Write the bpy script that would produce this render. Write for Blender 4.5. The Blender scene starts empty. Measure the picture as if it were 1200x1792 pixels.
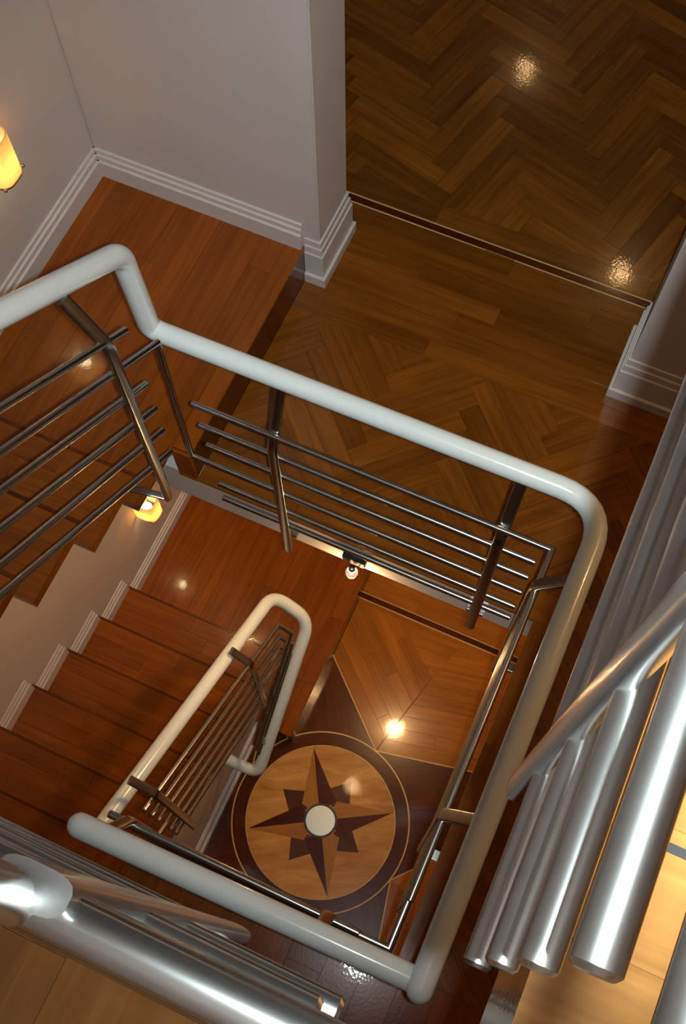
import bpy, bmesh, math, random
from mathutils import Vector, Matrix
random.seed(7)
S = bpy.context.scene
COL = S.collection
CH = 6.15                                  # height of the camera over the ground floor
def P(x, y, d): return Vector((x, y, CH - d))      # d = depth below the camera

# ---------------------------------------------------------------- camera, world, lights, exposure
AX = ((0.91191574, 0.37787306, -0.16006759), (0.41029167, -0.84748696, 0.33678866), (-0.00839183, -0.37279728, -0.92787487))
right = Vector((AX[0][0], AX[1][0], AX[2][0])); up = -Vector((AX[0][1], AX[1][1], AX[2][1])); back = -Vector((AX[0][2], AX[1][2], AX[2][2]))
cam = bpy.data.cameras.new('camera'); cam.sensor_fit = 'VERTICAL'; cam.sensor_height = 36.0
cam.lens = 1951.08 / 1792 * 36.0; cam.clip_start = 0.01
co = bpy.data.objects.new('camera', cam); COL.objects.link(co)
m = Matrix((right, up, back)).transposed().to_4x4(); m.translation = Vector((0, 0, CH)); co.matrix_world = m
S.camera = co
w = bpy.data.worlds.new('world'); S.world = w; w.use_nodes = True
w.node_tree.nodes['Background'].inputs[0].default_value = (0.90, 0.76, 0.64, 1)
w.node_tree.nodes['Background'].inputs[1].default_value = 0.06
S.view_settings.view_transform = 'Standard'; S.view_settings.look = 'None'
S.view_settings.exposure = 0.0; S.view_settings.gamma = 1.0; S.view_settings.use_curve_mapping = False
def lamp(name, kind, loc, watts, colour, radius=0.02, **kw):
    l = bpy.data.lights.new(name, kind); l.energy = watts; l.color = colour
    if kind != 'AREA': l.shadow_soft_size = radius
    for k, v in kw.items(): setattr(l, k, v)
    o = bpy.data.objects.new(name, l); o.location = loc; COL.objects.link(o); return o
WARM = (1.0, 0.60, 0.26)
fl = lamp('camera_flash', 'SPOT', Vector((0.042, 0.010, CH - 0.0)), 240, (0.88, 1.0, 1.0), 0.012, spot_size=math.radians(74), spot_blend=1.0)
fl.rotation_euler = (co.matrix_world.to_3x3() @ Matrix.Rotation(math.radians(-5), 3, 'Y') @ Matrix.Rotation(math.radians(8), 3, 'X')).to_euler()
lamp('ground_hall_downlight', 'POINT', (-0.38, 1.64, 2.42), 28, WARM, 0.03)
lamp('ground_landing_downlight', 'POINT', (-1.60, 1.70, 2.42), 5, WARM, 0.025)
lamp('room_downlight', 'POINT', (-0.103, 4.29, 5.15), 4, WARM, 0.035)
lamp('room_downlight', 'POINT', (-1.207, 5.56, 5.15), 3, WARM, 0.035)
up_ = lamp('top_ceiling_fill', 'AREA', (1.5, -1.6, 7.3), 85, (0.96, 0.98, 0.98), size=0.5); up_.rotation_euler = (math.pi, 0, 0)  # added unseen fill: brightens the top ceiling for the near steel to reflect
lamp('hall_downlight', 'POINT', (1.25, 1.75, 5.1), 15, WARM, 0.035)

# ---------------------------------------------------------------- materials
def mat(name):
    m = bpy.data.materials.new(name); m.use_nodes = True
    return m, m.node_tree, m.node_tree.nodes['Principled BSDF']
def N(t, kind, **kw):
    n = t.nodes.new(kind)
    for k, v in kw.items(): setattr(n, k, v)
    return n
def wood(name, dark, light, rough=0.22, spread=0.25, grain=(2.2, 42, 42), coat=0.45, bump=0.018, spec=0.15):
    m, t, b = mat(name); L = t.links.new
    tc = N(t, 'ShaderNodeTexCoord'); oi = N(t, 'ShaderNodeObjectInfo')
    off = N(t, 'ShaderNodeVectorMath', operation='SCALE'); off.inputs[0].default_value = (37.0, 53.0, 19.0)
    L(oi.outputs['Random'], off.inputs['Scale'])
    add = N(t, 'ShaderNodeVectorMath', operation='ADD'); L(tc.outputs['Object'], add.inputs[0]); L(off.outputs[0], add.inputs[1])
    mp = N(t, 'ShaderNodeMapping'); mp.inputs['Scale'].default_value = grain; L(add.outputs[0], mp.inputs[0])
    n1 = N(t, 'ShaderNodeTexNoise'); n1.inputs['Scale'].default_value = 1.0; n1.inputs['Detail'].default_value = 7; n1.inputs['Roughness'].default_value = 0.62; n1.inputs['Distortion'].default_value = 0.7
    L(mp.outputs[0], n1.inputs['Vector'])
    n2 = N(t, 'ShaderNodeTexNoise'); n2.inputs['Scale'].default_value = 3.0; n2.inputs['Detail'].default_value = 2; L(add.outputs[0], n2.inputs['Vector'])
    mix = N(t, 'ShaderNodeMath', operation='MULTIPLY_ADD'); mix.inputs[1].default_value = 0.35; L(n2.outputs['Fac'], mix.inputs[0])
    sc = N(t, 'ShaderNodeMath', operation='MULTIPLY'); sc.inputs[1].default_value = 0.65; L(n1.outputs['Fac'], sc.inputs[0]); L(sc.outputs[0], mix.inputs[2])
    cr = N(t, 'ShaderNodeValToRGB'); e = cr.color_ramp.elements
    e[0].position = 0.34; e[0].color = (*dark, 1); e[1].position = 0.66; e[1].color = (*light, 1); L(mix.outputs[0], cr.inputs[0])
    mr = N(t, 'ShaderNodeMapRange'); mr.inputs['To Min'].default_value = 1 - spread; mr.inputs['To Max'].default_value = 1 + spread; L(oi.outputs['Random'], mr.inputs['Value'])
    hs = N(t, 'ShaderNodeHueSaturation'); L(cr.outputs[0], hs.inputs['Color']); L(mr.outputs[0], hs.inputs['Value'])
    L(hs.outputs[0], b.inputs['Base Color'])
    n3 = N(t, 'ShaderNodeTexNoise'); n3.inputs['Scale'].default_value = 110; n3.inputs['Detail'].default_value = 3; L(tc.outputs['Object'], n3.inputs['Vector'])
    bp = N(t, 'ShaderNodeBump'); bp.inputs['Strength'].default_value = bump; bp.inputs['Distance'].default_value = 0.01; L(n3.outputs['Fac'], bp.inputs['Height'])
    L(bp.outputs[0], b.inputs['Normal'])
    b.inputs['Roughness'].default_value = rough; b.inputs['Specular IOR Level'].default_value = spec; b.inputs['Coat Weight'].default_value = coat; b.inputs['Coat Roughness'].default_value = 0.025
    L(bp.outputs[0], b.inputs['Coat Normal'])
    return m
def paint(name, col, rough=0.5, spec=0.4, coat=0.0, bump=0.02):
    m, t, b = mat(name); L = t.links.new
    tc = N(t, 'ShaderNodeTexCoord'); n = N(t, 'ShaderNodeTexNoise'); n.inputs['Scale'].default_value = 4; n.inputs['Detail'].default_value = 4
    L(tc.outputs['Object'], n.inputs['Vector'])
    mx = N(t, 'ShaderNodeMix', data_type='RGBA'); mx.inputs[6].default_value = tuple(c * 0.93 for c in col) + (1,); mx.inputs[7].default_value = tuple(min(1, c * 1.05) for c in col) + (1,)
    L(n.outputs['Fac'], mx.inputs[0]); L(mx.outputs[2], b.inputs['Base Color'])
    n2 = N(t, 'ShaderNodeTexNoise'); n2.inputs['Scale'].default_value = 160; L(tc.outputs['Object'], n2.inputs['Vector'])
    bp = N(t, 'ShaderNodeBump'); bp.inputs['Strength'].default_value = bump; bp.inputs['Distance'].default_value = 0.002; L(n2.outputs['Fac'], bp.inputs['Height']); L(bp.outputs[0], b.inputs['Normal'])
    b.inputs['Roughness'].default_value = rough; b.inputs['Specular IOR Level'].default_value = spec; b.inputs['Coat Weight'].default_value = coat; b.inputs['Coat Roughness'].default_value = 0.05
    return m
def steel(name, col, rough):
    m, t, b = mat(name); L = t.links.new
    tc = N(t, 'ShaderNodeTexCoord'); n = N(t, 'ShaderNodeTexNoise'); n.inputs['Scale'].default_value = 25; n.inputs['Detail'].default_value = 5
    L(tc.outputs['Object'], n.inputs['Vector'])
    mr = N(t, 'ShaderNodeMapRange'); mr.inputs['To Min'].default_value = rough - 0.02; mr.inputs['To Max'].default_value = rough + 0.03; L(n.outputs['Fac'], mr.inputs['Value']); L(mr.outputs[0], b.inputs['Roughness'])
    b.inputs['Base Color'].default_value = (*col, 1); b.inputs['Metallic'].default_value = 1.0
    return m
def emit(name, col, s):
    m, t, b = mat(name); b.inputs['Base Color'].default_value = (*col, 1); b.inputs['Emission Color'].default_value = (*col, 1); b.inputs['Emission Strength'].default_value = s
    return m
M = dict(
    oak=wood('oak_parquet', (0.115, 0.036, 0.005), (0.265, 0.088, 0.0115), spread=0.36),
    hall=wood('hall_parquet', (0.125, 0.036, 0.004), (0.255, 0.080, 0.009), spread=0.20),
    gold=wood('golden_oak', (0.30, 0.088, 0.006), (0.46, 0.155, 0.013), spread=0.14),
    cherry=wood('cherry_boards', (0.17, 0.038, 0.003), (0.28, 0.072, 0.006), spread=0.12),
    nose=wood('nosing_shade', (0.075, 0.016, 0.002), (0.13, 0.030, 0.004), spread=0.1),  # darkened cherry, shade of the tread edges put into the colour
    tan=wood('top_floor_oak', (0.20, 0.085, 0.022), (0.36, 0.165, 0.045), spread=0.1, grain=(3, 60, 60)),
    dark=wood('walnut_inlay', (0.060, 0.011, 0.0015), (0.120, 0.024, 0.003), spread=0.15),
    burl=wood('burl_maple', (0.46, 0.18, 0.030), (0.80, 0.43, 0.125), spread=0.10, grain=(4, 18, 18)),
    amber=wood('amber_inlay', (0.40, 0.16, 0.03), (0.52, 0.24, 0.05), spread=0.05),
    red=wood('bloodwood_inlay', (0.060, 0.008, 0.004), (0.110, 0.016, 0.008), spread=0.1),
    brown=wood('brown_inlay', (0.085, 0.026, 0.010), (0.14, 0.045, 0.018), spread=0.1),
    strip=wood('maple_strip', (0.62, 0.36, 0.14), (0.80, 0.52, 0.24), spread=0.05),
    wall=paint('wall_paint', (0.62, 0.55, 0.52), 0.55),
    trim=paint('trim_paint', (0.65, 0.59, 0.565), 0.35),
    rail=paint('handrail_enamel', (0.78, 0.83, 0.83), 0.20, 0.5, 0.5, 0.0),
    steel=steel('brushed_steel', (0.42, 0.39, 0.36), 0.25),
    bright=steel('polished_steel', (0.60, 0.62, 0.62), 0.24),
    black=paint('black_metal', (0.012, 0.011, 0.010), 0.4),
    chrome=steel('chrome', (0.46, 0.46, 0.41), 0.30),
    ceiling=paint('ceiling_paint', (0.70, 0.68, 0.65), 0.7),
)
mg, tg, bg = mat('frosted_glass'); bg.inputs['Base Color'].default_value = (1.0, 0.80, 0.50, 1); bg.inputs['Roughness'].default_value = 0.35
trn = N(tg, 'ShaderNodeBsdfTranslucent'); trn.inputs[0].default_value = (1.0, 0.80, 0.48, 1); mxs = N(tg, 'ShaderNodeMixShader'); mxs.inputs[0].default_value = 0.75
tg.links.new(bg.outputs[0], mxs.inputs[1]); tg.links.new(trn.outputs[0], mxs.inputs[2]); tg.links.new(mxs.outputs[0], tg.nodes['Material Output'].inputs[0])
M['frost'] = mg
mb, tb, bb = mat('clear_glass'); bb.inputs['Base Color'].default_value = (1, 0.92, 0.90, 1); bb.inputs['Transmission Weight'].default_value = 0.7; bb.inputs['Roughness'].default_value = 0.08
M['glass'] = mb
M['lit'] = emit('lit_bulb', (1.0, 0.74, 0.40), 40)
M['filament'] = emit('lit_filament', (1.0, 0.80, 0.50), 60)

# ---------------------------------------------------------------- helpers
def link(name, bm, material, parent=None, loc=(0, 0, 0), smooth=False):
    me = bpy.data.meshes.new(name)
    bmesh.ops.recalc_face_normals(bm, faces=bm.faces)
    bm.to_mesh(me); bm.free()
    if smooth:
        for p in me.polygons: p.use_smooth = True
    me.materials.append(material)
    o = bpy.data.objects.new(name, me); o.location = loc; COL.objects.link(o)
    if parent is not None: o.parent = parent
    return o
def thing(name, label, cat, loc=(0, 0, 0), group=None, kind=None):
    o = bpy.data.objects.new(name, None); o.empty_display_size = 0.1; o.location = loc; COL.objects.link(o)
    return tag(o, label, cat, group, kind)
def tag(o, label, cat, group=None, kind=None):
    o['label'] = label; o['category'] = cat
    if group: o['group'] = group
    if kind: o['kind'] = kind
    return o
def add_box(bm, a, b, bevel=0.0):
    vs = [bm.verts.new((x, y, z)) for x in (a[0], b[0]) for y in (a[1], b[1]) for z in (a[2], b[2])]
    fs = [bm.faces.new([vs[i] for i in q]) for q in ((0, 1, 3, 2), (4, 6, 7, 5), (0, 4, 5, 1), (2, 3, 7, 6), (0, 2, 6, 4), (1, 5, 7, 3))]
    if bevel:
        es = list({e for f in fs for e in f.edges})
        bmesh.ops.bevel(bm, geom=es, offset=bevel, segments=2, affect='EDGES', clamp_overlap=True)
def box(name, a, b, material, parent=None, bevel=0.0):
    bm = bmesh.new(); c = [(a[i] + b[i]) / 2 for i in range(3)]
    off = (parent.matrix_world.translation if False else Vector((0, 0, 0)))
    add_box(bm, [a[i] - c[i] for i in range(3)], [b[i] - c[i] for i in range(3)], bevel)
    return link(name, bm, material, parent, c)
def fillet(pts, rads, n=8):
    out = [pts[0]]
    for i in range(1, len(pts) - 1):
        p, r = pts[i], rads[i]
        a = (pts[i - 1] - p); b = (pts[i + 1] - p)
        if r <= 0: out.append(p); continue
        k = min(r, a.length * 0.49, b.length * 0.49)
        s = p + a.normalized() * k; e = p + b.normalized() * k
        for j in range(n + 1):
            u = j / n; out.append((1 - u) ** 2 * s + 2 * u * (1 - u) * p + u * u * e)
    out.append(pts[-1]); return out
def frames(pts):
    T = []
    for i in range(len(pts)):
        a = pts[max(i - 1, 0)]; b = pts[min(i + 1, len(pts) - 1)]; T.append((b - a).normalized())
    up0 = Vector((0, 0, 1)) if abs(T[0].z) < 0.9 else Vector((1, 0, 0))
    n = (up0 - T[0] * up0.dot(T[0])).normalized(); out = []
    for t in T:
        n = (n - t * n.dot(t)).normalized(); out.append((t, n, t.cross(n)))
    return out
def sweep(bm, pts, section, caps=('flat', 'flat'), r=None, seg=20):
    fr = frames(pts); rings = []
    def ring(p, n, b, s): return [bm.verts.new(p + n * (x * s) + b * (y * s)) for x, y in section]
    if caps[0] == 'round':
        for a in (85, 65, 45, 22):
            a = math.radians(a); rings.append(ring(pts[0] - fr[0][0] * (r * math.sin(a)), fr[0][1], fr[0][2], math.cos(a)))
    for i, p in enumerate(pts):
        s = 1.0
        if 0 < i < len(pts) - 1:
            pass
        rings.append(ring(p, fr[i][1], fr[i][2], s))
    if caps[1] == 'round':
        for a in (22, 45, 65, 85):
            a = math.radians(a); rings.append(ring(pts[-1] + fr[-1][0] * (r * math.sin(a)), fr[-1][1], fr[-1][2], math.cos(a)))
    k = len(section)
    for i in range(len(rings) - 1):
        for j in range(k): bm.faces.new((rings[i][j], rings[i][(j + 1) % k], rings[i + 1][(j + 1) % k], rings[i + 1][j]))
    bm.faces.new(rings[0][::-1]); bm.faces.new(rings[-1])
def circ(r, n): return [(r * math.cos(2 * math.pi * i / n), r * math.sin(2 * math.pi * i / n)) for i in range(n)]
def tube(name, pts, r, material, parent=None, rads=None, caps=('flat', 'flat'), seg=20, mitre=False):
    pts = [Vector(p) for p in pts]; c = sum(pts, Vector()) / len(pts); pts = [p - c for p in pts]
    if rads is not None: pts = fillet(pts, rads)
    bm = bmesh.new(); sweep(bm, pts, circ(r, seg), caps, r)
    o = link(name, bm, material, parent, c, smooth=True)
    soften(o); return o
def soften(o, ang=40):
    me = o.data
    bm = bmesh.new(); bm.from_mesh(me)
    for e in bm.edges:
        if len(e.link_faces) == 2 and e.calc_face_angle(0) > math.radians(ang): e.smooth = False
    bm.to_mesh(me); bm.free()
def bar(name, pts, r, material, parent):           # thin round bar, short chamfer at its cut ends, mitred corners
    pts = [Vector(p) for p in pts]; c = sum(pts, Vector()) / len(pts)
    bm = bmesh.new(); q = [p - c for p in pts]
    for i in range(len(q) - 1):
        a, b = q[i], q[i + 1]
        d = (b - a).normalized()
        a2 = a if i == 0 else a - d * r * 0.0; b2 = b
        bev = r * 0.25
        n = (Vector((0, 0, 1)) if abs(d.z) < 0.9 else Vector((1, 0, 0))); n = (n - d * n.dot(d)).normalized(); bt = d.cross(n)
        prof = []
        if i == 0: prof += [(a2, r - bev), (a2 + d * bev, r)]
        else: prof += [(a2, r)]
        if i == len(q) - 2: prof += [(b2 - d * bev, r), (b2, r - bev)]
        else: prof += [(b2, r)]
        rings = []
        for p, rr in prof: rings.append([bm.verts.new(p + n * (rr * math.cos(2 * math.pi * k / 18)) + bt * (rr * math.sin(2 * math.pi * k / 18))) for k in range(18)])
        # mitre the shared ends along the bisecting plane
        def cut(ringv, p, other):
            nn = ((other - p).normalized() - (d if p is b2 else -d)); nn = nn.normalized()
            bis = nn.cross(d).cross(nn)
            pl = None
            dirs = ((other - p).normalized() + (-d if p is b2 else d))
            plane_n = (d if p is b2 else -d) - (other - p).normalized() * -1
            plane_n = ((d if p is b2 else -d) + (other - p).normalized()).normalized() if False else None
            din = d if p is b2 else -d; dout = (other - p).normalized()
            pn = (din + dout).normalized()
            for v in ringv:
                w = v.co - p; tt = -w.dot(pn) / d.dot(pn); v.co = v.co + d * tt
        if i > 0: cut(rings[0], a2, q[i - 1])
        if i < len(q) - 2: cut(rings[-1], b2, q[i + 2])
        for s in range(len(rings) - 1):
            for k in range(18): bm.faces.new((rings[s][k], rings[s][(k + 1) % 18], rings[s + 1][(k + 1) % 18], rings[s + 1][k]))
        if i == 0: bm.faces.new(rings[0][::-1])
        if i == len(q) - 2: bm.faces.new(rings[-1])
    bmesh.ops.remove_doubles(bm, verts=bm.verts, dist=1e-5)
    o = link(name, bm, material, parent, c, smooth=True); soften(o); return o
def flat(name, pts, wide, width, thick, material, parent, rads=None, round_end=True):
    """flat bar along pts; 'wide' is the direction of its broad side"""
    pts = [Vector(p) for p in pts]; c = sum(pts, Vector()) / len(pts); q = [p - c for p in pts]
    if rads is not None: q = fillet(q, rads, 6)
    wide = Vector(wide).normalized(); bm = bmesh.new(); rings = []
    # rounded nose at the first end
    seq = []
    d0 = (q[1] - q[0]).normalized()
    if round_end:
        for a in (80, 55, 28): seq.append((q[0] + d0 * (width / 2) * (1 - math.sin(math.radians(a))), d0, math.cos(math.radians(a))))
        q[0] = q[0] + d0 * width / 2
    for i, p in enumerate(q):
        t = (q[min(i + 1, len(q) - 1)] - q[max(i - 1, 0)]).normalized(); seq.append((p, t, 1.0))
    NS = 16
    for p, t, s in seq:
        th = t.cross(wide).normalized(); sec = []
        for k in range(NS):
            a = 2 * math.pi * (k + 0.5) / NS; ca, sa = math.cos(a), math.sin(a)
            sec.append((width / 2 * s * math.copysign(abs(ca) ** 0.6, ca), thick / 2 * math.copysign(abs(sa) ** 0.6, sa)))
        rings.append([bm.verts.new(p + wide * x + th * y) for x, y in sec])
    for i in range(len(rings) - 1):
        for k in range(NS): bm.faces.new((rings[i][k], rings[i][(k + 1) % NS], rings[i + 1][(k + 1) % NS], rings[i + 1][k]))
    bm.faces.new(rings[0][::-1]); bm.faces.new(rings[-1])
    o = link(name, bm, material, parent, c, smooth=True); soften(o, 55); return o
def lathe(bm, prof, n=32, a0=0.0, a1=2 * math.pi):
    full = abs(a1 - a0 - 2 * math.pi) < 1e-6; cols = []
    for i in range(n if full else n + 1):
        a = a0 + (a1 - a0) * i / n; cols.append([bm.verts.new((r * math.cos(a), r * math.sin(a), z)) for r, z in prof])
    for i in range(n):
        A, B = cols[i], cols[(i + 1) % len(cols)]
        for k in range(len(prof) - 1): bm.faces.new((A[k], B[k], B[k + 1], A[k + 1]))
    bmesh.ops.remove_doubles(bm, verts=bm.verts, dist=1e-6)
# --- boards
def clip(poly, region):
    out = list(poly)
    for i in range(len(region)):
        a, b = Vector(region[i]), Vector(region[(i + 1) % len(region)]); d = b - a; n = Vector((-d.y, d.x)); src = out; out = []
        for k in range(len(src)):
            p, q = src[k], src[(k + 1) % len(src)]; sp = (p - a).dot(n); sq = (q - a).dot(n)
            if sp >= 0: out.append(p)
            if sp * sq < 0: out.append(p + (q - p) * (sp / (sp - sq)))
        if len(out) < 3: return []
    return out
def area(p): return abs(sum(p[i].x * p[(i + 1) % len(p)].y - p[(i + 1) % len(p)].x * p[i].y for i in range(len(p)))) / 2
def rect(x0, y0, x1, y1): return [(x0, y0), (x1, y0), (x1, y1), (x0, y1)]
def board(name, poly, ang, z, material, parent, thick=0.012, gap=0.0003, off=(0, 0, 0), tilt=0.0012):
    """poly: 2D outline in world axes; one floor piece with a chamfered top edge, its top at z"""
    poly = [Vector(p) for p in poly]
    clean = [p for i, p in enumerate(poly) if (p - poly[i - 1]).length > 1e-4]
    if len(clean) < 3 or area(clean) < 2e-4: return None
    if sum(clean[i].x * clean[(i + 1) % len(clean)].y - clean[(i + 1) % len(clean)].x * clean[i].y for i in range(len(clean))) < 0: clean.reverse()
    c = sum(clean, Vector((0, 0))) / len(clean); ca, sa = math.cos(-ang), math.sin(-ang)
    loc = [Vector(((p - c).x * ca - (p - c).y * sa, (p - c).x * sa + (p - c).y * ca)) for p in clean]
    def inset(pl, g):
        n = len(pl); out = []
        for i in range(n):
            p = pl[i]; e1 = (p - pl[i - 1]).normalized(); e2 = (pl[(i + 1) % n] - p).normalized()
            n1 = Vector((-e1.y, e1.x)); n2 = Vector((-e2.y, e2.x)); k = n1 + n2
            den = max(k.dot(n1), 0.35); out.append(p + k * (g / den))
        return out
    a = inset(loc, gap); b = inset(loc, gap + (0.0005 if gap > 1e-4 else 0.00012)); bm = bmesh.new()
    va = [bm.verts.new((p.x, p.y, -thick)) for p in a]; vb = [bm.verts.new((p.x, p.y, -0.0005)) for p in a]; vc = [bm.verts.new((p.x, p.y, 0)) for p in b]
    n = len(a)
    for i in range(n):
        j = (i + 1) % n; bm.faces.new((va[i], va[j], vb[j], vb[i])); bm.faces.new((vb[i], vb[j], vc[j], vc[i]))
    bm.faces.new(vc)
    me = bpy.data.meshes.new(name); bm.to_mesh(me); bm.free(); me.materials.append(material)
    o = bpy.data.objects.new(name, me); COL.objects.link(o); o.parent = parent
    o.location = (c.x - off[0], c.y - off[1], z - off[2] + random.uniform(-0.0003, 0.0003))
    o.rotation_euler = (random.gauss(0, tilt), random.gauss(0, tilt), ang); return o
def herringbone(parent, regions, z, ang, L, W, O, material, lim=40):
    R = Matrix.Rotation(ang, 2); O = Vector(O); n = 0
    for reg in regions:
        for k in range(-lim, lim):
            for j in range(-lim // 3, lim // 3):
                for kind in (0, 1):
                    x, y = j * L + k * W, -j * L + k * W
                    q = [(x, y), (x + L, y), (x + L, y + W), (x, y + W)] if kind == 0 else [(x + L, y + W - L), (x + L + W, y + W - L), (x + L + W, y + W), (x + L, y + W)]
                    q = clip([O + R @ Vector(p) for p in q], reg)
                    if len(q) >= 3 and board('plank', q, ang + (0 if kind == 0 else math.pi / 2), z, material, parent): n += 1
    return n
def rows(parent, region, z, ang, W, Lmin, Lmax, material, name='plank', phase=0.0, off=(0, 0, 0), gap=0.0003):
    """straight rows of boards running along 'ang', staggered joints, clipped to a convex region"""
    R = Matrix.Rotation(ang, 2); Ri = Matrix.Rotation(-ang, 2); q = [Ri @ Vector(p) for p in region]
    x0 = min(p.x for p in q); x1 = max(p.x for p in q); y0 = min(p.y for p in q); y1 = max(p.y for p in q)
    y = y0 + phase
    while y < y1 - 1e-4:
        x = x0 - random.uniform(0, Lmin * 0.8)
        while x < x1 - 1e-4:
            l = random.uniform(Lmin, Lmax)
            pl = clip([R @ Vector(p) for p in ((x, y), (x + l, y), (x + l, y + W), (x, y + W))], region)
            if len(pl) >= 3: board(name, pl, ang, z, material, parent, off=off, gap=gap)
            x += l
        y += W

ZB, ZA, RISE, GO = 2.72, 5.45, 0.1815, 0.246
XW = -1.90                                      # left wall
WR = 0.118                                      # right edge of the stairwell opening
# ---------------------------------------------------------------- structure: walls, ceilings
def struct(name, label, cat, *boxes, material=None, bevel=0.0):
    bm = bmesh.new()
    for a, b in boxes: add_box(bm, a, b, bevel)
    o = link(name, bm, material); return tag(o, label, cat, kind='structure')
struct('wall_left', 'tall mauve-grey wall running down the left side of both stair flights', 'wall', ((XW - 0.15, -3.2, -0.1), (XW, 2.27, 8.2)), material=M['wall'])
struct('wall_back', 'mauve-grey wall behind the upper landing, ending in a pier at the doorway', 'wall', ((XW, 2.035, ZB), (-1.033, 2.262, 5.20)), material=M['wall'], bevel=0.004)
struct('wall_right', 'mauve-grey wall to the right of the doorway, half in shadow', 'wall', ((0.083, 2.035, ZB), (2.3, 2.262, 5.20)), material=M['wall'], bevel=0.004)
struct('wall_room', 'plain walls of the room beyond the doorway', 'wall', ((-2.6, 6.0, ZB), (2.6, 6.12, 5.2)), ((2.48, 2.27, ZB), (2.6, 6.0, 5.2)), ((-2.6, 2.27, ZB), (-2.48, 6.0, 5.2)), material=M['wall'])
struct('wall_ground', 'plain walls closing the ground floor hall', 'wall', ((XW, 2.9, -0.1), (2.3, 3.0, 2.5)), ((2.2, -3.2, -0.1), (2.3, 2.9, 8.2)), ((XW, -3.3, -0.1), (2.3, -3.2, 8.2)), material=M['wall'])
struct('ceiling', 'white ceiling over the middle floor hall and room', 'ceiling', ((-2.6, 1.30, 5.20), (2.6, 6.1, 5.26)), material=M['ceiling'])
struct('ceiling', 'white ceiling high over the top floor', 'ceiling', ((-2.0, -3.3, 8.2), (2.4, 3.0, 8.28)), material=M['ceiling'])
struct('ceiling', 'white ceiling under the middle floor slab over the ground hall', 'ceiling', ((-1.90, 1.23, 2.47), (2.2, 2.9, 2.51)), ((0.17, -3.2, 2.47), (2.2, 1.23, 2.51)), ((-0.70, -3.2, 2.47), (0.17, -0.05, 2.51)), material=M['ceiling'])
# white fascias round the middle opening
struct('trim_1', 'grey-white fascia under the far edge of the middle floor opening', 'fascia', ((-1.89, 1.164, 2.50), (0.128, 1.23, 2.705)), material=M['trim'], bevel=0.002)
struct('trim_2', 'grey-white fascia under the right edge of the middle floor opening', 'fascia', ((0.122, 0.0, 2.50), (0.175, 1.164, 2.705)), material=M['trim'], bevel=0.002)
struct('trim_3', 'grey-white fascia under the near edge of the middle floor opening', 'fascia', ((-0.72, -0.05, 2.50), (0.122, 0.02, 2.705)), material=M['trim'], bevel=0.002)

# ---------------------------------------------------------------- floors
hall = struct('floor', 'middle floor hall of oak herringbone parquet around the stairwell', 'floor', ((-1.088, 1.170, 2.51), (2.2, 2.40, 2.7075)), ((0.126, -3.2, 2.51), (2.2, 1.170, 2.7075)), ((-0.72, -3.2, 2.51), (0.126, 0.026, 2.7075)), material=M['dark'])
hb = dict(L=0.41, W=0.0735)
herringbone(hall, [rect(-1.088, 1.26, 1.0, 1.90), rect(0.215, 0.03, 1.0, 1.26)], ZB, math.radians(45), O=(-0.04 - 0.0 , 1.882 - 0.58 + 0.0), material=M['hall'], **hb)
rows(hall, rect(-1.088, 1.90, 1.5, 2.40), ZB, 0, 0.0715, 0.7, 1.4, M['hall'])
rows(hall, rect(-1.088, 1.152, 0.215, 1.26), ZB, 0, 0.108, 0.6, 1.1, M['hall'])
rows(hall, rect(0.115, 0.03, 0.215, 1.152), ZB, math.pi / 2, 0.10, 0.5, 0.9, M['hall'])
rows(hall, rect(-0.72, -0.70, 1.0, 0.03), ZB, math.pi / 2, 0.107, 0.45, 0.73, M['cherry'])
room = struct('floor', 'floor of dim oak herringbone parquet in the room beyond the doorway', 'floor', ((-2.5, 2.40, 2.51), (2.5, 6.0, 2.7075)), material=M['dark'])
a75 = math.radians(75); o75 = Vector((-0.800, 2.667)) - Matrix.Rotation(a75, 2) @ Vector((hb['L'] + hb['W'], hb['W'] - hb['L']))
herringbone(room, [rect(-1.75, 2.52, 1.05, 4.35)], ZB, a75, O=o75, material=M['oak'], **hb)
board('inlay_strip', rect(-1.3, 2.396, 1.2, 2.402), 0, ZB, M['strip'], room, tilt=0, gap=0.0002)
board('inlay_band', rect(-1.3, 2.402, 1.2, 2.430), 0, ZB, M['dark'], room, tilt=0, gap=0.0002)
board('inlay_strip', rect(-1.3, 2.430, 1.2, 2.436), 0, ZB, M['strip'], room, tilt=0, gap=0.0002)
rows(room, rect(-1.75, 2.436, 1.05, 2.52), ZB, 0, 0.084, 0.8, 1.3, M['oak'])

ground = struct('floor', 'ground floor of golden oak parquet with a dark star border', 'floor', ((XW, -3.2, -0.12), (2.2, 2.9, -0.0125)), material=M['dark'])
MC = Vector((-0.441, 0.56))
def pol(r, deg): return MC + Vector((r * math.cos(math.radians(deg)), r * math.sin(math.radians(deg))))
TIP, CV = 1.373, 0.477
dirs = [120, 30, -60, -150]
star = []
for d in dirs: star += [pol(TIP, d), pol(CV, d - 45)]
def side(p, a, b): return (b - a).x * (p - a).y - (b - a).y * (p - a).x
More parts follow.
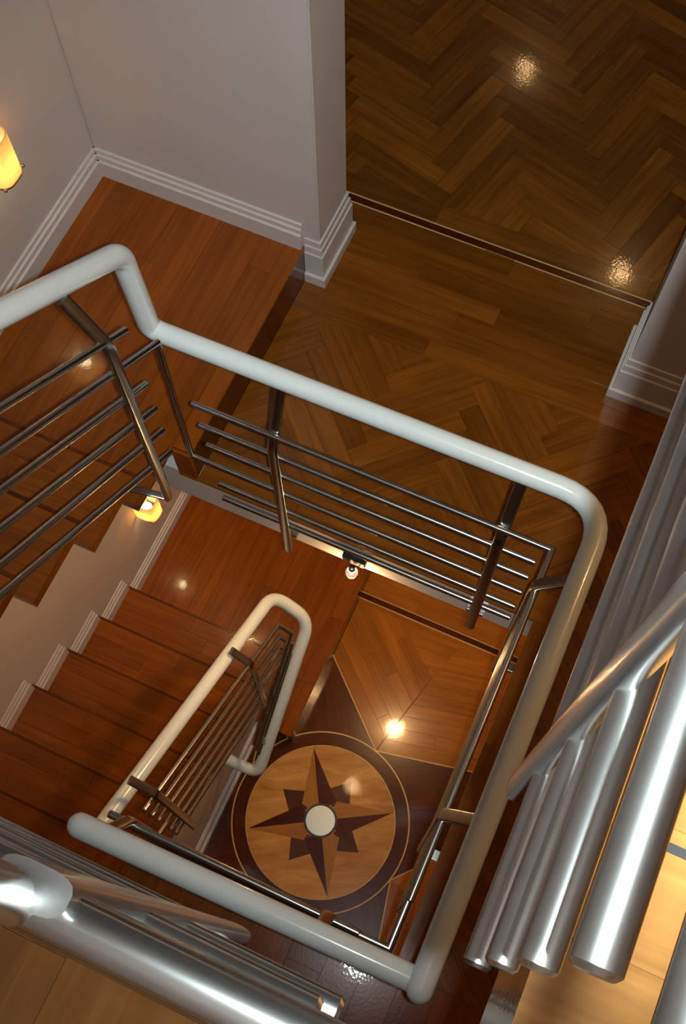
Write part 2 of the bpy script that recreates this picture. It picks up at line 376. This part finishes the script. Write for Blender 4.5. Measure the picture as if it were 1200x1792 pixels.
# quadrant between the north and east star points, split at the mitre (75 degrees)
cv = pol(CV, 75); n_tip = pol(TIP, 120); e_tip = pol(TIP, 30)
mit = pol(0.98, 75.5); 
aL = math.atan2(n_tip.y - cv.y, n_tip.x - cv.x) ; aR = math.atan2(e_tip.y - cv.y, e_tip.x - cv.x)
T1 = 1.765
def along(p, ang, y): return p + Vector((math.cos(ang), math.sin(ang))) * ((y - p.y) / math.sin(ang))
xl = -0.752
j1 = along(mit, aL, T1)                            # left block's far edge meets the threshold
left_block = [cv + Vector((-0.004, 0.004)), mit, j1, Vector((xl, T1)), along(cv, aL, 0) * 0 + Vector((xl, cv.y + (xl - cv.x) * math.tan(aL)))]
rows(ground, left_block, 0, aL, 0.0735, 0.6, 1.1, M['gold'])
j2 = along(mit, math.radians(72), T1)
rows(ground, [mit, j2, j1], 0, math.radians(2), 0.0735, 0.5, 0.9, M['gold'])
right_block = [cv + Vector((0.004, 0.002)), Vector((0.80, cv.y + (0.80 - cv.x) * math.tan(aR))), Vector((0.80, T1)), j2, mit]
rows(ground, right_block, 0, aR, 0.0735, 0.5, 0.9, M['gold'])
# east-south quadrant (the orange corner beside the near railing)
cv2 = pol(CV, -15); s_tip = pol(TIP, -60); aE = math.atan2(e_tip.y - cv2.y, e_tip.x - cv2.x); aS = math.atan2(s_tip.y - cv2.y, s_tip.x - cv2.x)
far = cv2 + Vector((math.cos(math.radians(-15)), math.sin(math.radians(-15)))) * 1.2
rows(ground, [cv2, far, e_tip], 0, aE, 0.0735, 0.5, 0.9, M['gold'])
rows(ground, [cv2, s_tip, far], 0, aS, 0.0735, 0.5, 0.9, M['gold'])
# dark star points as inlay boards (outside the medallion ring) with light strips along their edges
for d in dirs:
    tip, c1, c2 = pol(TIP, d), pol(CV, d + 45), pol(CV, d - 45)
    arc = [pol(0.474, d - 45 + 90 * k / 12) for k in range(13)]
    for k in range(12):
        mid = tip
    reg = [c2, tip, c1] + arc[::-1][1:-1]
    # split down the middle so each half is a clean outline
    h1 = [c2, tip] + arc[6::-1][:-1]; h2 = [tip, c1] + arc[::-1][1:7]
    for h in (h1, h2):
        hh = [p for p in h]
        board('star_panel', hh, math.radians(d), 0, M['dark'], ground, tilt=0, gap=0.0003)
    for c in (c1, c2):
        e = (tip - c).normalized(); nn = Vector((-e.y, e.x)) * 0.0035
        board('inlay_strip', [c - nn, tip - nn, tip + nn, c + nn], math.atan2(e.y, e.x), 0.0012, M['strip'], ground, tilt=0, gap=0.0)
# threshold at the back
board('inlay_strip', rect(-0.757, 1.785, 1.2, 1.7915), 0, 0, M['strip'], ground, tilt=0, gap=0.0002)
board('inlay_band', rect(-0.757, 1.7915, 1.2, 1.823), 0, 0, M['dark'], ground, tilt=0, gap=0.0002)
board('inlay_strip', rect(-0.757, 1.823, 1.2, 1.8295), 0, 0, M['strip'], ground, tilt=0, gap=0.0002)
rows(ground, rect(-0.757, 1.765, 1.2, 1.785), 0, 0, 0.02, 0.9, 1.4, M['gold'])
rows(ground, rect(-0.757, 1.8295, 1.2, 2.40), 0, 0, 0.0715, 0.5, 1.0, M['gold'])

# compass medallion, laid into the ground floor
med = thing('floor_medallion', 'round compass rose medallion inlaid in the ground floor, red and amber star', 'medallion', (MC.x, MC.y, 0))
def ringm(name, r0, r1, z, material, parent, n=96, h=0.012):
    bm = bmesh.new(); lathe(bm, [(r0, -h), (r1, -h), (r1, 0), (r0, 0), (r0, -h)] if r0 > 0 else [(r1, -h), (r1, 0), (0, 0)], n)
    return link(name, bm, material, parent, (0, 0, z))
def medpiece(name, pts, material, deg, z=0.0018, parent=None):
    return board(name, [Vector(p) for p in pts], math.radians(deg), z, material, parent or med, thick=0.012, gap=0.0002, tilt=0)
def rp(r, deg): return Vector((r * math.cos(math.radians(deg)), r * math.sin(math.radians(deg))))
ringm('outer_strip', 0.471, 0.478, 0.0016, M['strip'], med)
ringm('border_ring', 0.402, 0.471, 0.0014, M['dark'], med)
ringm('inner_strip', 0.396, 0.402, 0.0016, M['strip'], med)
# burl field in four quarters, the star on top
for k, d in enumerate((75, 165, -105, -15)):
    pts = [rp(0.04, d)] + [rp(0.396, d - 45 + 90 * i / 16) for i in range(17)]
    medpiece('burl_quarter', pts, M['burl'], d + (40 if k % 2 else -50), 0.0010)
for k, d in enumerate((75, 165, -105, -15)):
    tip = rp(0.262, d); a = rp(0.178, d + 22); b = rp(0.178, d - 22)
    medpiece('minor_point', [rp(0.09, d), b, tip, a], M['brown'], d, 0.0016)
for k, d in enumerate((120, 30, -60, -150)):
    tip = rp(0.388, d); a = rp(0.134, d + 43); b = rp(0.134, d - 43); o = rp(0.03, d)
    # looking from the centre outward: the right-hand half is dark on N, E and S; on W the upper one
    medpiece('star_point', [o, tip, a], (M['amber'], M['amber'], M['amber'], M['amber'])[k], d, 0.0022)
    medpiece('star_point', [o, b, tip], (M['red'], M['red'], M['red'], M['red'])[k], d, 0.0022)
ringm('disc_rim', 0.078, 0.090, 0.0040, M['black'], med, 64)
ringm('centre_disc', 0.0, 0.078, 0.0036, M['chrome'], med, 64)

# ---------------------------------------------------------------- stairs
def baseboard_profile(bm, run, p0, p1, out, h=(0.077, 0.100, 0.120), dep=(0.024, 0.016, 0.008)):
    """stepped skirting from p0 to p1 (2D), standing out along 'out', foot at height run"""
    prof = [(0, 0), (dep[0], 0), (dep[0], h[0] - 0.002), (dep[0] - 0.002, h[0]), (dep[1], h[0]), (dep[1], h[1] - 0.002), (dep[1] - 0.002, h[1]), (dep[2], h[1]), (dep[2], h[2] - 0.002), (dep[2] - 0.002, h[2]), (0, h[2])]
    A = [bm.verts.new((p0[0] + out[0] * d, p0[1] + out[1] * d, run + z)) for d, z in prof]
    B = [bm.verts.new((p1[0] + out[0] * d, p1[1] + out[1] * d, run + z)) for d, z in prof]
    n = len(prof)
    for i in range(n): bm.faces.new((A[i], A[(i + 1) % n], B[(i + 1) % n], B[i]))
    bm.faces.new(A[::-1]); bm.faces.new(B)
def stairs(name, label, zf, y0, xr, xland, yland, y_end, nsteps, wood_m, landing_strip=None):
    t = thing(name, label, 'stairs', (XW, yland, zf))
    off = (XW, yland, zf)
    def L(a): return tuple(a[i] - off[i] for i in range(3))
    def pbox(nm, a, b, material, bevel=0.0): return box(nm, L(a), L(b), material, t, bevel)
    zl = zf + RISE
    # landing: one step up from the floor
    parts = [(XW, yland, xland, y_end)] if not landing_strip else [(XW, yland, xland, y_end), landing_strip]
    for (x0, ya, x1, yb) in parts[:1]:
        ld = pbox('landing', (x0 + 0.001, ya, zl - (RISE - 0.004 if landing_strip else 0.055)), (x1 - 0.012, yb - 0.001, zl - 0.0125), M['dark'])
        lo = tuple(off[i] + ld.location[i] for i in range(3))
        rows(ld, rect(x0 + 0.002, ya, x1, yb - 0.002), zl, math.pi / 2, 0.083, 0.8, 1.5, wood_m, off=lo)
    for (x0, ya, x1, yb) in parts[1:]:
        ld = pbox('landing', (x0, ya + 0.012, zl - RISE + 0.004), (x1 - 0.012, yb, zl - 0.0125), M['dark'])
        lo = tuple(off[i] + ld.location[i] for i in range(3))
        rows(ld, rect(x0, ya, x1, yb), zl, math.pi / 2, 0.06, 0.8, 1.5, wood_m, off=lo)
    for k in range(1, nsteps + 1):
        yf = y0 - GO * (k - 1); z = zf + RISE * (k + 1)
        tr = pbox('tread', (XW + 0.001, yf - GO - 0.004, z - 0.045), (xr - 0.001, yf, z - 0.0125), M['cherry'])
        lo = tuple(off[i] + tr.location[i] for i in range(3))
        rows(tr, rect(XW + 0.002, yf - GO - 0.004, xr, yf), z, 0, (GO + 0.004) / 3, 0.45, 0.9, wood_m, off=lo)
        nz = board('nosing', rect(XW + 0.002, yf, xr, yf + 0.013), 0, z - 0.0012, M['nose'], tr, thick=0.034, tilt=0, off=lo)  # dark front strip paints the shade line along the tread edge
        pbox('riser', (XW + 0.001, yf - 0.040, z - RISE), (xr - 0.080, yf - 0.020, z - 0.0455), M['cherry'])
    return t
lower = stairs('staircase', 'lower wooden flight rising from the ground floor beside the compass medallion', 0.0, 1.216, -0.93, -0.752, 1.176, 2.88, 13, M['cherry'], landing_strip=(-0.965, 0.872, -0.752, 1.176))
upper = stairs('staircase', 'upper wooden flight climbing from the red-brown landing to the top floor', ZB, 0.960, -1.155, -1.155, 0.935, 2.034, 13, M['cherry'])
# risers of the two landings
box('riser', (-0.765 - XW, 0.885 - 1.176, 0.001), (-0.7535 - XW, 2.88 - 1.176, RISE - 0.0126), M['cherry'], lower)
box('riser', (-1.155 - XW, 1.153 - 0.935, 0.001), (-1.089 - XW, 1.1635 - 0.935, RISE - 0.0126), M['cherry'], upper)
board('nosing', rect(-1.155, 1.150, -1.088, 1.166), 0, ZB, M['oak'], hall, tilt=0)
# the strip of the upper landing that reaches the hall
bx = box('landing', (-1.155 - XW, 1.164 - 0.935, 0.002), (-1.100 - XW, 2.034 - 0.935, RISE - 0.0125), M['dark'], upper)
lo = (bx.location.x + XW, bx.location.y + 0.935, bx.location.z + ZB)
rows(bx, rect(-1.155, 1.164, -1.088, 2.034), ZB + RISE, math.pi / 2, 0.067, 0.8, 1.5, M['cherry'], off=lo)
box('riser', (-1.0995 - XW, 1.164 - 0.935, 0.001), (-1.0885 - XW, 2.034 - 0.935, RISE - 0.0125), M['dark'], upper)
# closed side wall under the lower flight
bm = bmesh.new()
for k in range(1, 14):
    yf = 1.216 - GO * (k - 1); z = RISE * (k + 1) - 0.046
    add_box(bm, (-1.06, yf - GO, 0.0), (-0.965, yf - 0.041 if k == 1 else yf, z))
o = link('side_wall', bm, M['wall'], lower, (-XW, -1.176, 0.0)); o['label'] = 'mauve-grey side wall under the flight'

# ---------------------------------------------------------------- skirtings
def skirting(name, label, runs, material=M['trim']):
    bm = bmesh.new()
    for r in runs: baseboard_profile(bm, *r)
    return tag(link(name, bm, material), label, 'baseboard', kind='structure')
zl = ZB + RISE
H2, D2 = (0.165, 0.200, 0.232), (0.018, 0.012, 0.006)
skirting('baseboard_left', 'stepped baseboard along the left wall of the upper landing and flight', [(zl, (XW, 0.93), (XW, 2.035), (1, 0))] + [(ZB + RISE * (k + 1), (XW, 0.96 - GO * k), (XW, 0.96 - GO * (k - 1)), (1, 0)) for k in range(1, 13)])
skirting('baseboard_ground', 'stepped baseboard zigzagging down the left wall of the lower flight', [(RISE, (XW, 1.22), (XW, 2.9), (1, 0))] + [(RISE * (k + 1), (XW, 1.216 - GO * k), (XW, 1.216 - GO * (k - 1)), (1, 0)) for k in range(1, 13)])
skirting('baseboard_back', 'stepped baseboard along the wall behind the upper landing', [(zl, (XW, 2.035), (-1.095, 2.035), (0, -1))])
SH, SD = (0.016, 0.034, 0.048), (0.034, 0.032, 0.030)
def pier_base(name, label, x0, x1, ya, yb, side, front=True):
    """tall skirting wrapped round the end of a wall: jamb face 'side' (+1/-1) and the near face"""
    bm = bmesh.new(); xe = x1 if side > 0 else x0
    lv = [(0.0, 0.048, 0.026), (0.048, 0.165, 0.016), (0.165, 0.200, 0.011), (0.200, 0.232, 0.006)]
    for z0, z1, d in lv:
        a = (x0 - (d if side < 0 else 0), ya - d, ZB + z0); b = (x1 + (d if side > 0 else 0), yb + d, ZB + z1)
        add_box(bm, a, b, 0.0015)
    return tag(link(name, bm, M['trim']), label, 'baseboard', kind='structure')
pier_base('baseboard_left', 'tall white skirting wrapping the left doorway pier', -1.088, -1.033, 2.035, 2.262, 1)
pier_base('baseboard_right', 'tall white skirting along the wall right of the doorway', 0.083, 2.2, 2.035, 2.262, -1)
# skirting on the closed side of the lower flight
bm = bmesh.new()
add_box(bm, (-0.966, -2.5, 0.0), (-0.935, 1.17, 0.048), 0.0015); add_box(bm, (-0.966, -2.5, 0.048), (-0.950, 1.17, 0.12), 0.0015)
add_box(bm, (-0.966, -2.5, 0.12), (-0.957, 1.17, 0.135), 0.0015)
o = link('skirting', bm, M['trim'], lower, (-XW, -1.176, 0.0)); o['label'] = 'white skirting at the foot of the side wall'

# ---------------------------------------------------------------- railings
RB = 0.0098                                     # bar radius
DB = [2.766, 2.897, 3.027, 3.165, 3.310, 3.430]
mid = thing('railing', 'railing around the middle stairwell opening with white handrail and dark steel bars', 'railing', P(-0.5, 1.13, 3.43))
mo = mid.location.copy()
def rel(o, base): o.location = o.location - base; return o
YB, XB, YN = 1.13, 0.069, 0.058                 # planes of the far, right and near bars
HR = 0.0295
rel(tube('handrail', [P(-1.147, -0.55, 0.895), P(-1.147, 1.205, 2.240), P(-1.135, 1.212, 2.585), P(0.153, 1.222, 2.58), P(0.153, 0.004, 2.58)], HR, M['rail'], mid, [0, 0.045, 0.035, 0.13, 0], ('flat', 'round'), 28), mo)
rel(tube('handrail', [P(-0.672, 0.004, 2.58), P(0.128, 0.018, 2.60)], HR, M['rail'], mid, [0, 0], ('round', 'flat'), 28), mo)
# far bars
XL_ = [-0.997, -0.994, -0.988, None, -0.981, -0.979]
for i, d in enumerate(DB):
    if i == 0: pts = [P(XL_[0], YB, d), P(XB, YB, d), P(XB, 0.170, d)]
    elif i == 3: pts = [P(0.045, YB, d), P(-1.057, YB, d), P(-1.057, 1.135, 2.49), P(-1.057, -0.35, 2.49 - 0.7505 * 1.485)]
    else: pts = [P(XL_[i], YB, d), P(0.045, YB, d)]
    rel(bar('bar', pts, RB, M['steel'], mid), mo)
    if i == 1: rel(bar('bar', [P(XB, 1.07, d), P(XB, YN, d), P(-0.672, YN, d)], RB, M['steel'], mid), mo)
    elif i > 1: rel(bar('bar', [P(XB, 1.07, d), P(XB, 0.170, d)], RB, M['steel'], mid), mo)
    if i != 1: rel(bar('bar', [P(-0.672 if i == 0 else -0.66, YN, d), P(-0.010, YN, d)], RB, M['steel'], mid), mo)
# flight bars
FR = [(1.046, 2.291), None, (1.048, 2.561), (1.051, 2.706), (1.050, 2.837), (1.051, 2.982)]
FLf = [(0.643, 1.980), None, (0.534, 2.169), (0.480, 2.265), (0.425, 2.361), (0.468, 2.517)]
for a, b in zip(FR, FLf):
    if a is None: continue
    s = (a[1] - b[1]) / (a[0] - b[0]); ye = -0.35
    rel(bar('bar', [P(-1.057, a[0], a[1]), P(-1.057, ye, a[1] + s * (ye - a[0]))], RB, M['steel'], mid), mo)
PW, PT = 0.034, 0.016
for x in (-0.747, -0.068):
    rel(flat('post', [P(x, YB - 0.009, 3.665), P(x, YB - 0.009, 2.825), P(x, 1.205, 2.600)], (1, 0, 0), PW, PT, M['steel'], mid, [0, 0.03, 0]), mo)
    rel(box('mounting_plate', P(x - 0.030, YB + 0.006, 3.535), P(x + 0.030, 1.1640, 3.560), M['steel'], mid, 0.002), mo)
for y in (1.020, 0.385):
    rel(flat('post', [P(XB - 0.009, y, 3.665), P(XB - 0.009, y, 2.770), P(0.140, y, 2.628)], (0, 1, 0), PW, PT, M['steel'], mid, [0, 0.03, 0]), mo)
    rel(box('mounting_plate', P(XB + 0.006, y - 0.030, 3.510), P(0.1225, y + 0.0, 3.530), M['steel'], mid, 0.002), mo)
for x in (-0.615, -0.092):
    rel(flat('post', [P(x, YN + 0.009, 3.665), P(x, YN + 0.009, 2.760), P(x, 0.022, 2.610)], (1, 0, 0), PW, PT, M['steel'], mid, [0, 0.03, 0]), mo)
    rel(box('mounting_plate', P(x - 0.03, 0.0195, 3.535), P(x + 0.03, YN - 0.006, 3.560), M['steel'], mid, 0.002), mo)
rel(flat('post', [P(-1.048, 0.967, 3.150), P(-1.048, 0.967, 2.240), P(-1.128, 0.967, 2.090)], (0, 1, 0), PW, PT, M['steel'], mid, [0, 0.03, 0]), mo)
rel(flat('strap', [P(-1.150, 0.930, 3.090), P(-1.115, 0.950, 3.125), P(-1.052, 0.967, 3.145)], (0, 1, 0), 0.024, 0.008, M['steel'], mid, [0, 0.04, 0], False), mo)

# lower flight
low = thing('railing', 'railing of the lower flight with cream handrail looping back beside the medallion', 'railing', P(-0.9, 1.1, 5.97))
lo_ = low.location.copy(); XF, XR = -0.86, -0.80
rel(tube('handrail', [P(-0.95, -0.02, 3.855), P(-0.95, 1.245, 4.790), P(-0.775, 1.245, 4.950), P(-0.775, 0.590, 5.585), P(-0.955, 0.590, 5.600)], HR, M['rail'], low, [0, 0.09, 0.09, 0.06, 0], ('flat', 'flat'), 24), lo_)
D0 = [4.054, 4.213, 4.359, 4.509, 4.661, 4.800]; D1 = [4.752, 4.911, 5.054, 5.190, 5.335, 5.480]
for i in range(6):
    s = (D1[i] - D0[i]) / 0.885; ya = 0.14 if i != 3 else 0.06
    pa = P(XF, ya, D0[i] - s * (0.225 - ya)); yb = 1.12 - 0.012 * i
    pb = P(XF, yb, D0[i] + s * (yb - 0.225))
    if i < 3:
        yq = 0.66; pts = [pa, pb, P(XR, yb, CH - pb.z + 0.04), P(XR, yq, CH - pb.z + 0.04 + 0.93 * (yb - yq))]
    else: pts = [pa, pb]
    rel(bar('bar', pts, RB, M['steel'], low), lo_)
for y, db, dt, dr in ((0.210, 5.02, 3.99, 3.90), (0.870, 5.46, 4.56, 4.45)):
    rel(flat('post', [P(XF + 0.009, y, db), P(XF + 0.009, y, dt), P(-0.935, y, dr)], (0, 1, 0), PW, PT, M['steel'], low, [0, 0.03, 0]), lo_)
rel(flat('post', [P(XR, 0.72, 5.62), P(XR, 0.72, 5.36), P(-0.778, 0.72, 5.47)], (0, 1, 0), 0.03, 0.010, M['steel'], low, [0, 0.02, 0]), lo_)

# top floor railing right under the camera
top = thing('railing', 'bare bright steel railing bars of the top floor, closest to the viewer', 'railing', P(0.0665, -0.0175, 0.70))
to = top.location.copy(); XA, YA, RA = 0.0665, -0.0245, 0.0086
for d in (0.700, 0.585, 0.470, 0.358): rel(bar('bar', [P(XA, 1.10, d), P(XA, 0.0255, d)], RA, M['bright'], top), to)
rel(bar('bar', [P(XA, 1.15, 0.24), P(XA, -0.02, 0.24)], RA, M['bright'], top), to)
for d, xe in ((0.80, -0.096), (0.69, -0.092), (0.575, 0.004), (0.46, -0.004)): rel(bar('bar', [P(xe, YA, d), P(-0.9, YA, d)], RA, M['bright'], top), to)
rel(bar('bar', [P(0.06, YA, 0.345), P(-0.0965, YA, 0.345), P(-0.0965, YA, 0.03)], RA, M['bright'], top), to)
AW, AT = 0.024, 0.013
for y in (0.155, 0.95):
    rel(flat('post', [P(XA - 0.006, y, 0.83), P(XA - 0.006, y, 0.08), P(0.145, y, -0.13)], (0, 1, 0), AW, AT, M['bright'], top, [0, 0.03, 0]), to)
    rel(box('mounting_plate', P(XA + 0.002, y - 0.03, 0.800), P(0.0975, y + 0.03, 0.776), M['bright'], top, 0.002), to)
for x in (-0.0905, -0.70):
    rel(flat('post', [P(x, YA + 0.005, 0.93), P(x, YA + 0.005, 0.33 if x > -0.5 else 0.05)], (1, 0, 0), AW, AT, M['bright'], top, None), to)
    rel(box('mounting_plate', P(x - 0.03, -0.046, 0.800), P(x + 0.03, YA + 0.002, 0.776), M['bright'], top, 0.002), to)

# top floor
tf = struct('floor', 'top floor oak boards in the lower corners of the view', 'floor', ((0.108, -3.2, 5.20), (2.2, 1.30, 5.4375)), ((-1.10, -3.2, 5.20), (0.108, -0.058, 5.4375)), ((-1.10, 1.31, 5.262), (2.2, 2.9, 5.4375)), material=M['tan'])
rows(tf, rect(0.096, -0.60, 0.9, 1.25), ZA, 0, 0.083, 0.6, 0.9, M['tan'], name='board', gap=0.00002)
rows(tf, rect(-0.80, -0.75, 0.096, -0.046), ZA, math.pi / 2, 0.083, 0.5, 0.75, M['tan'], name='board', gap=0.00002)

board('inlay_strip', rect(0.12, 0.1325, 0.9, 0.1385), 0, ZA + 0.0009, M['black'], tf, tilt=0, gap=0.0)

# ---------------------------------------------------------------- lights you can see
def sconce(label, y, z, watts):
    t = thing('wall_sconce', label, 'lamp', (XW, y, z), 'curved glass sconces on the left wall')
    def half(rx, ry, n=20): return [(rx * abs(math.cos(a)) ** 0.55, ry * math.copysign(abs(math.sin(a)) ** 0.55, math.sin(a))) for a in [math.pi * (i / n - 0.5) for i in range(n + 1)]]
    def shell(nm, o, i, z0, z1, material, taper=1.0):
        bm = bmesh.new(); rows_ = []
        for pr, zz, k in ((o, z0, 1.0), (o, z1, taper), (i, z1, taper), (i, z0, 1.0)): rows_.append([bm.verts.new((x * k + 0.001, yy * k, zz)) for x, yy in pr])
        for q in range(4):
            A, B = rows_[q], rows_[(q + 1) % 4]
            for k in range(len(A) - 1): bm.faces.new((A[k], A[k + 1], B[k + 1], B[k]))
        for k in (0, -1): bm.faces.new([r_[k] for r_ in rows_])
        return link(nm, bm, material, t, (0, 0, 0))
    shell('shade', half(0.108, 0.056), half(0.104, 0.052), 0.004, 0.165, M['frost'])
    shell('rim', half(0.111, 0.059), half(0.103, 0.051), 0.0, 0.006, M['steel'])
    for yy in (-0.050, 0.050):
        bm = bmesh.new(); bmesh.ops.create_uvsphere(bm, u_segments=10, v_segments=8, radius=0.006); link('knob', bm, M['steel'], t, (0.098, yy, 0.004), True)
    box('back_plate', (0.0, -0.04, 0.02), (0.008, 0.04, 0.12), M['trim'], t, 0.002)
    bm = bmesh.new(); bmesh.ops.create_uvsphere(bm, u_segments=20, v_segments=12, radius=0.024); link('bulb', bm, M['lit'], t, (0.046, 0.0, 0.062), True)
    lamp('sconce_glow', 'POINT', (XW + 0.046, y, z + 0.062), watts, WARM, 0.024)
sconce('glowing curved glass sconce on the left wall above the upper landing', 1.562, 3.44, 3.2)
sconce('glowing curved glass sconce on the left wall above the lower landing', 1.548, 0.76, 2.6)
bl = thing('bulb_lamp', 'clear globe bulb in a black holder under the far white fascia', 'lamp', P(-0.505, 1.135, 3.58))
box('holder', (-0.045, 0.004, -0.004), (0.040, 0.0288, 0.040), M['black'], bl, 0.004)
bm = bmesh.new(); lathe(bm, [(0, 0.012), (0.012, 0.012), (0.012, -0.012), (0, -0.012)], 20); cp = link('cap', bm, M['chrome'], bl, (0, -0.012, -0.004), True)
bm = bmesh.new(); bmesh.ops.create_uvsphere(bm, u_segments=28, v_segments=18, radius=0.0215); link('globe', bm, M['glass'], bl, (0, -0.014, -0.034), True)
bm = bmesh.new(); bmesh.ops.create_uvsphere(bm, u_segments=10, v_segments=8, radius=0.005); link('filament', bm, M['filament'], bl, (0, -0.014, -0.034), True)
lamp('bulb_glow', 'POINT', P(-0.505, 1.118, 3.655), 3.5, WARM, 0.018)
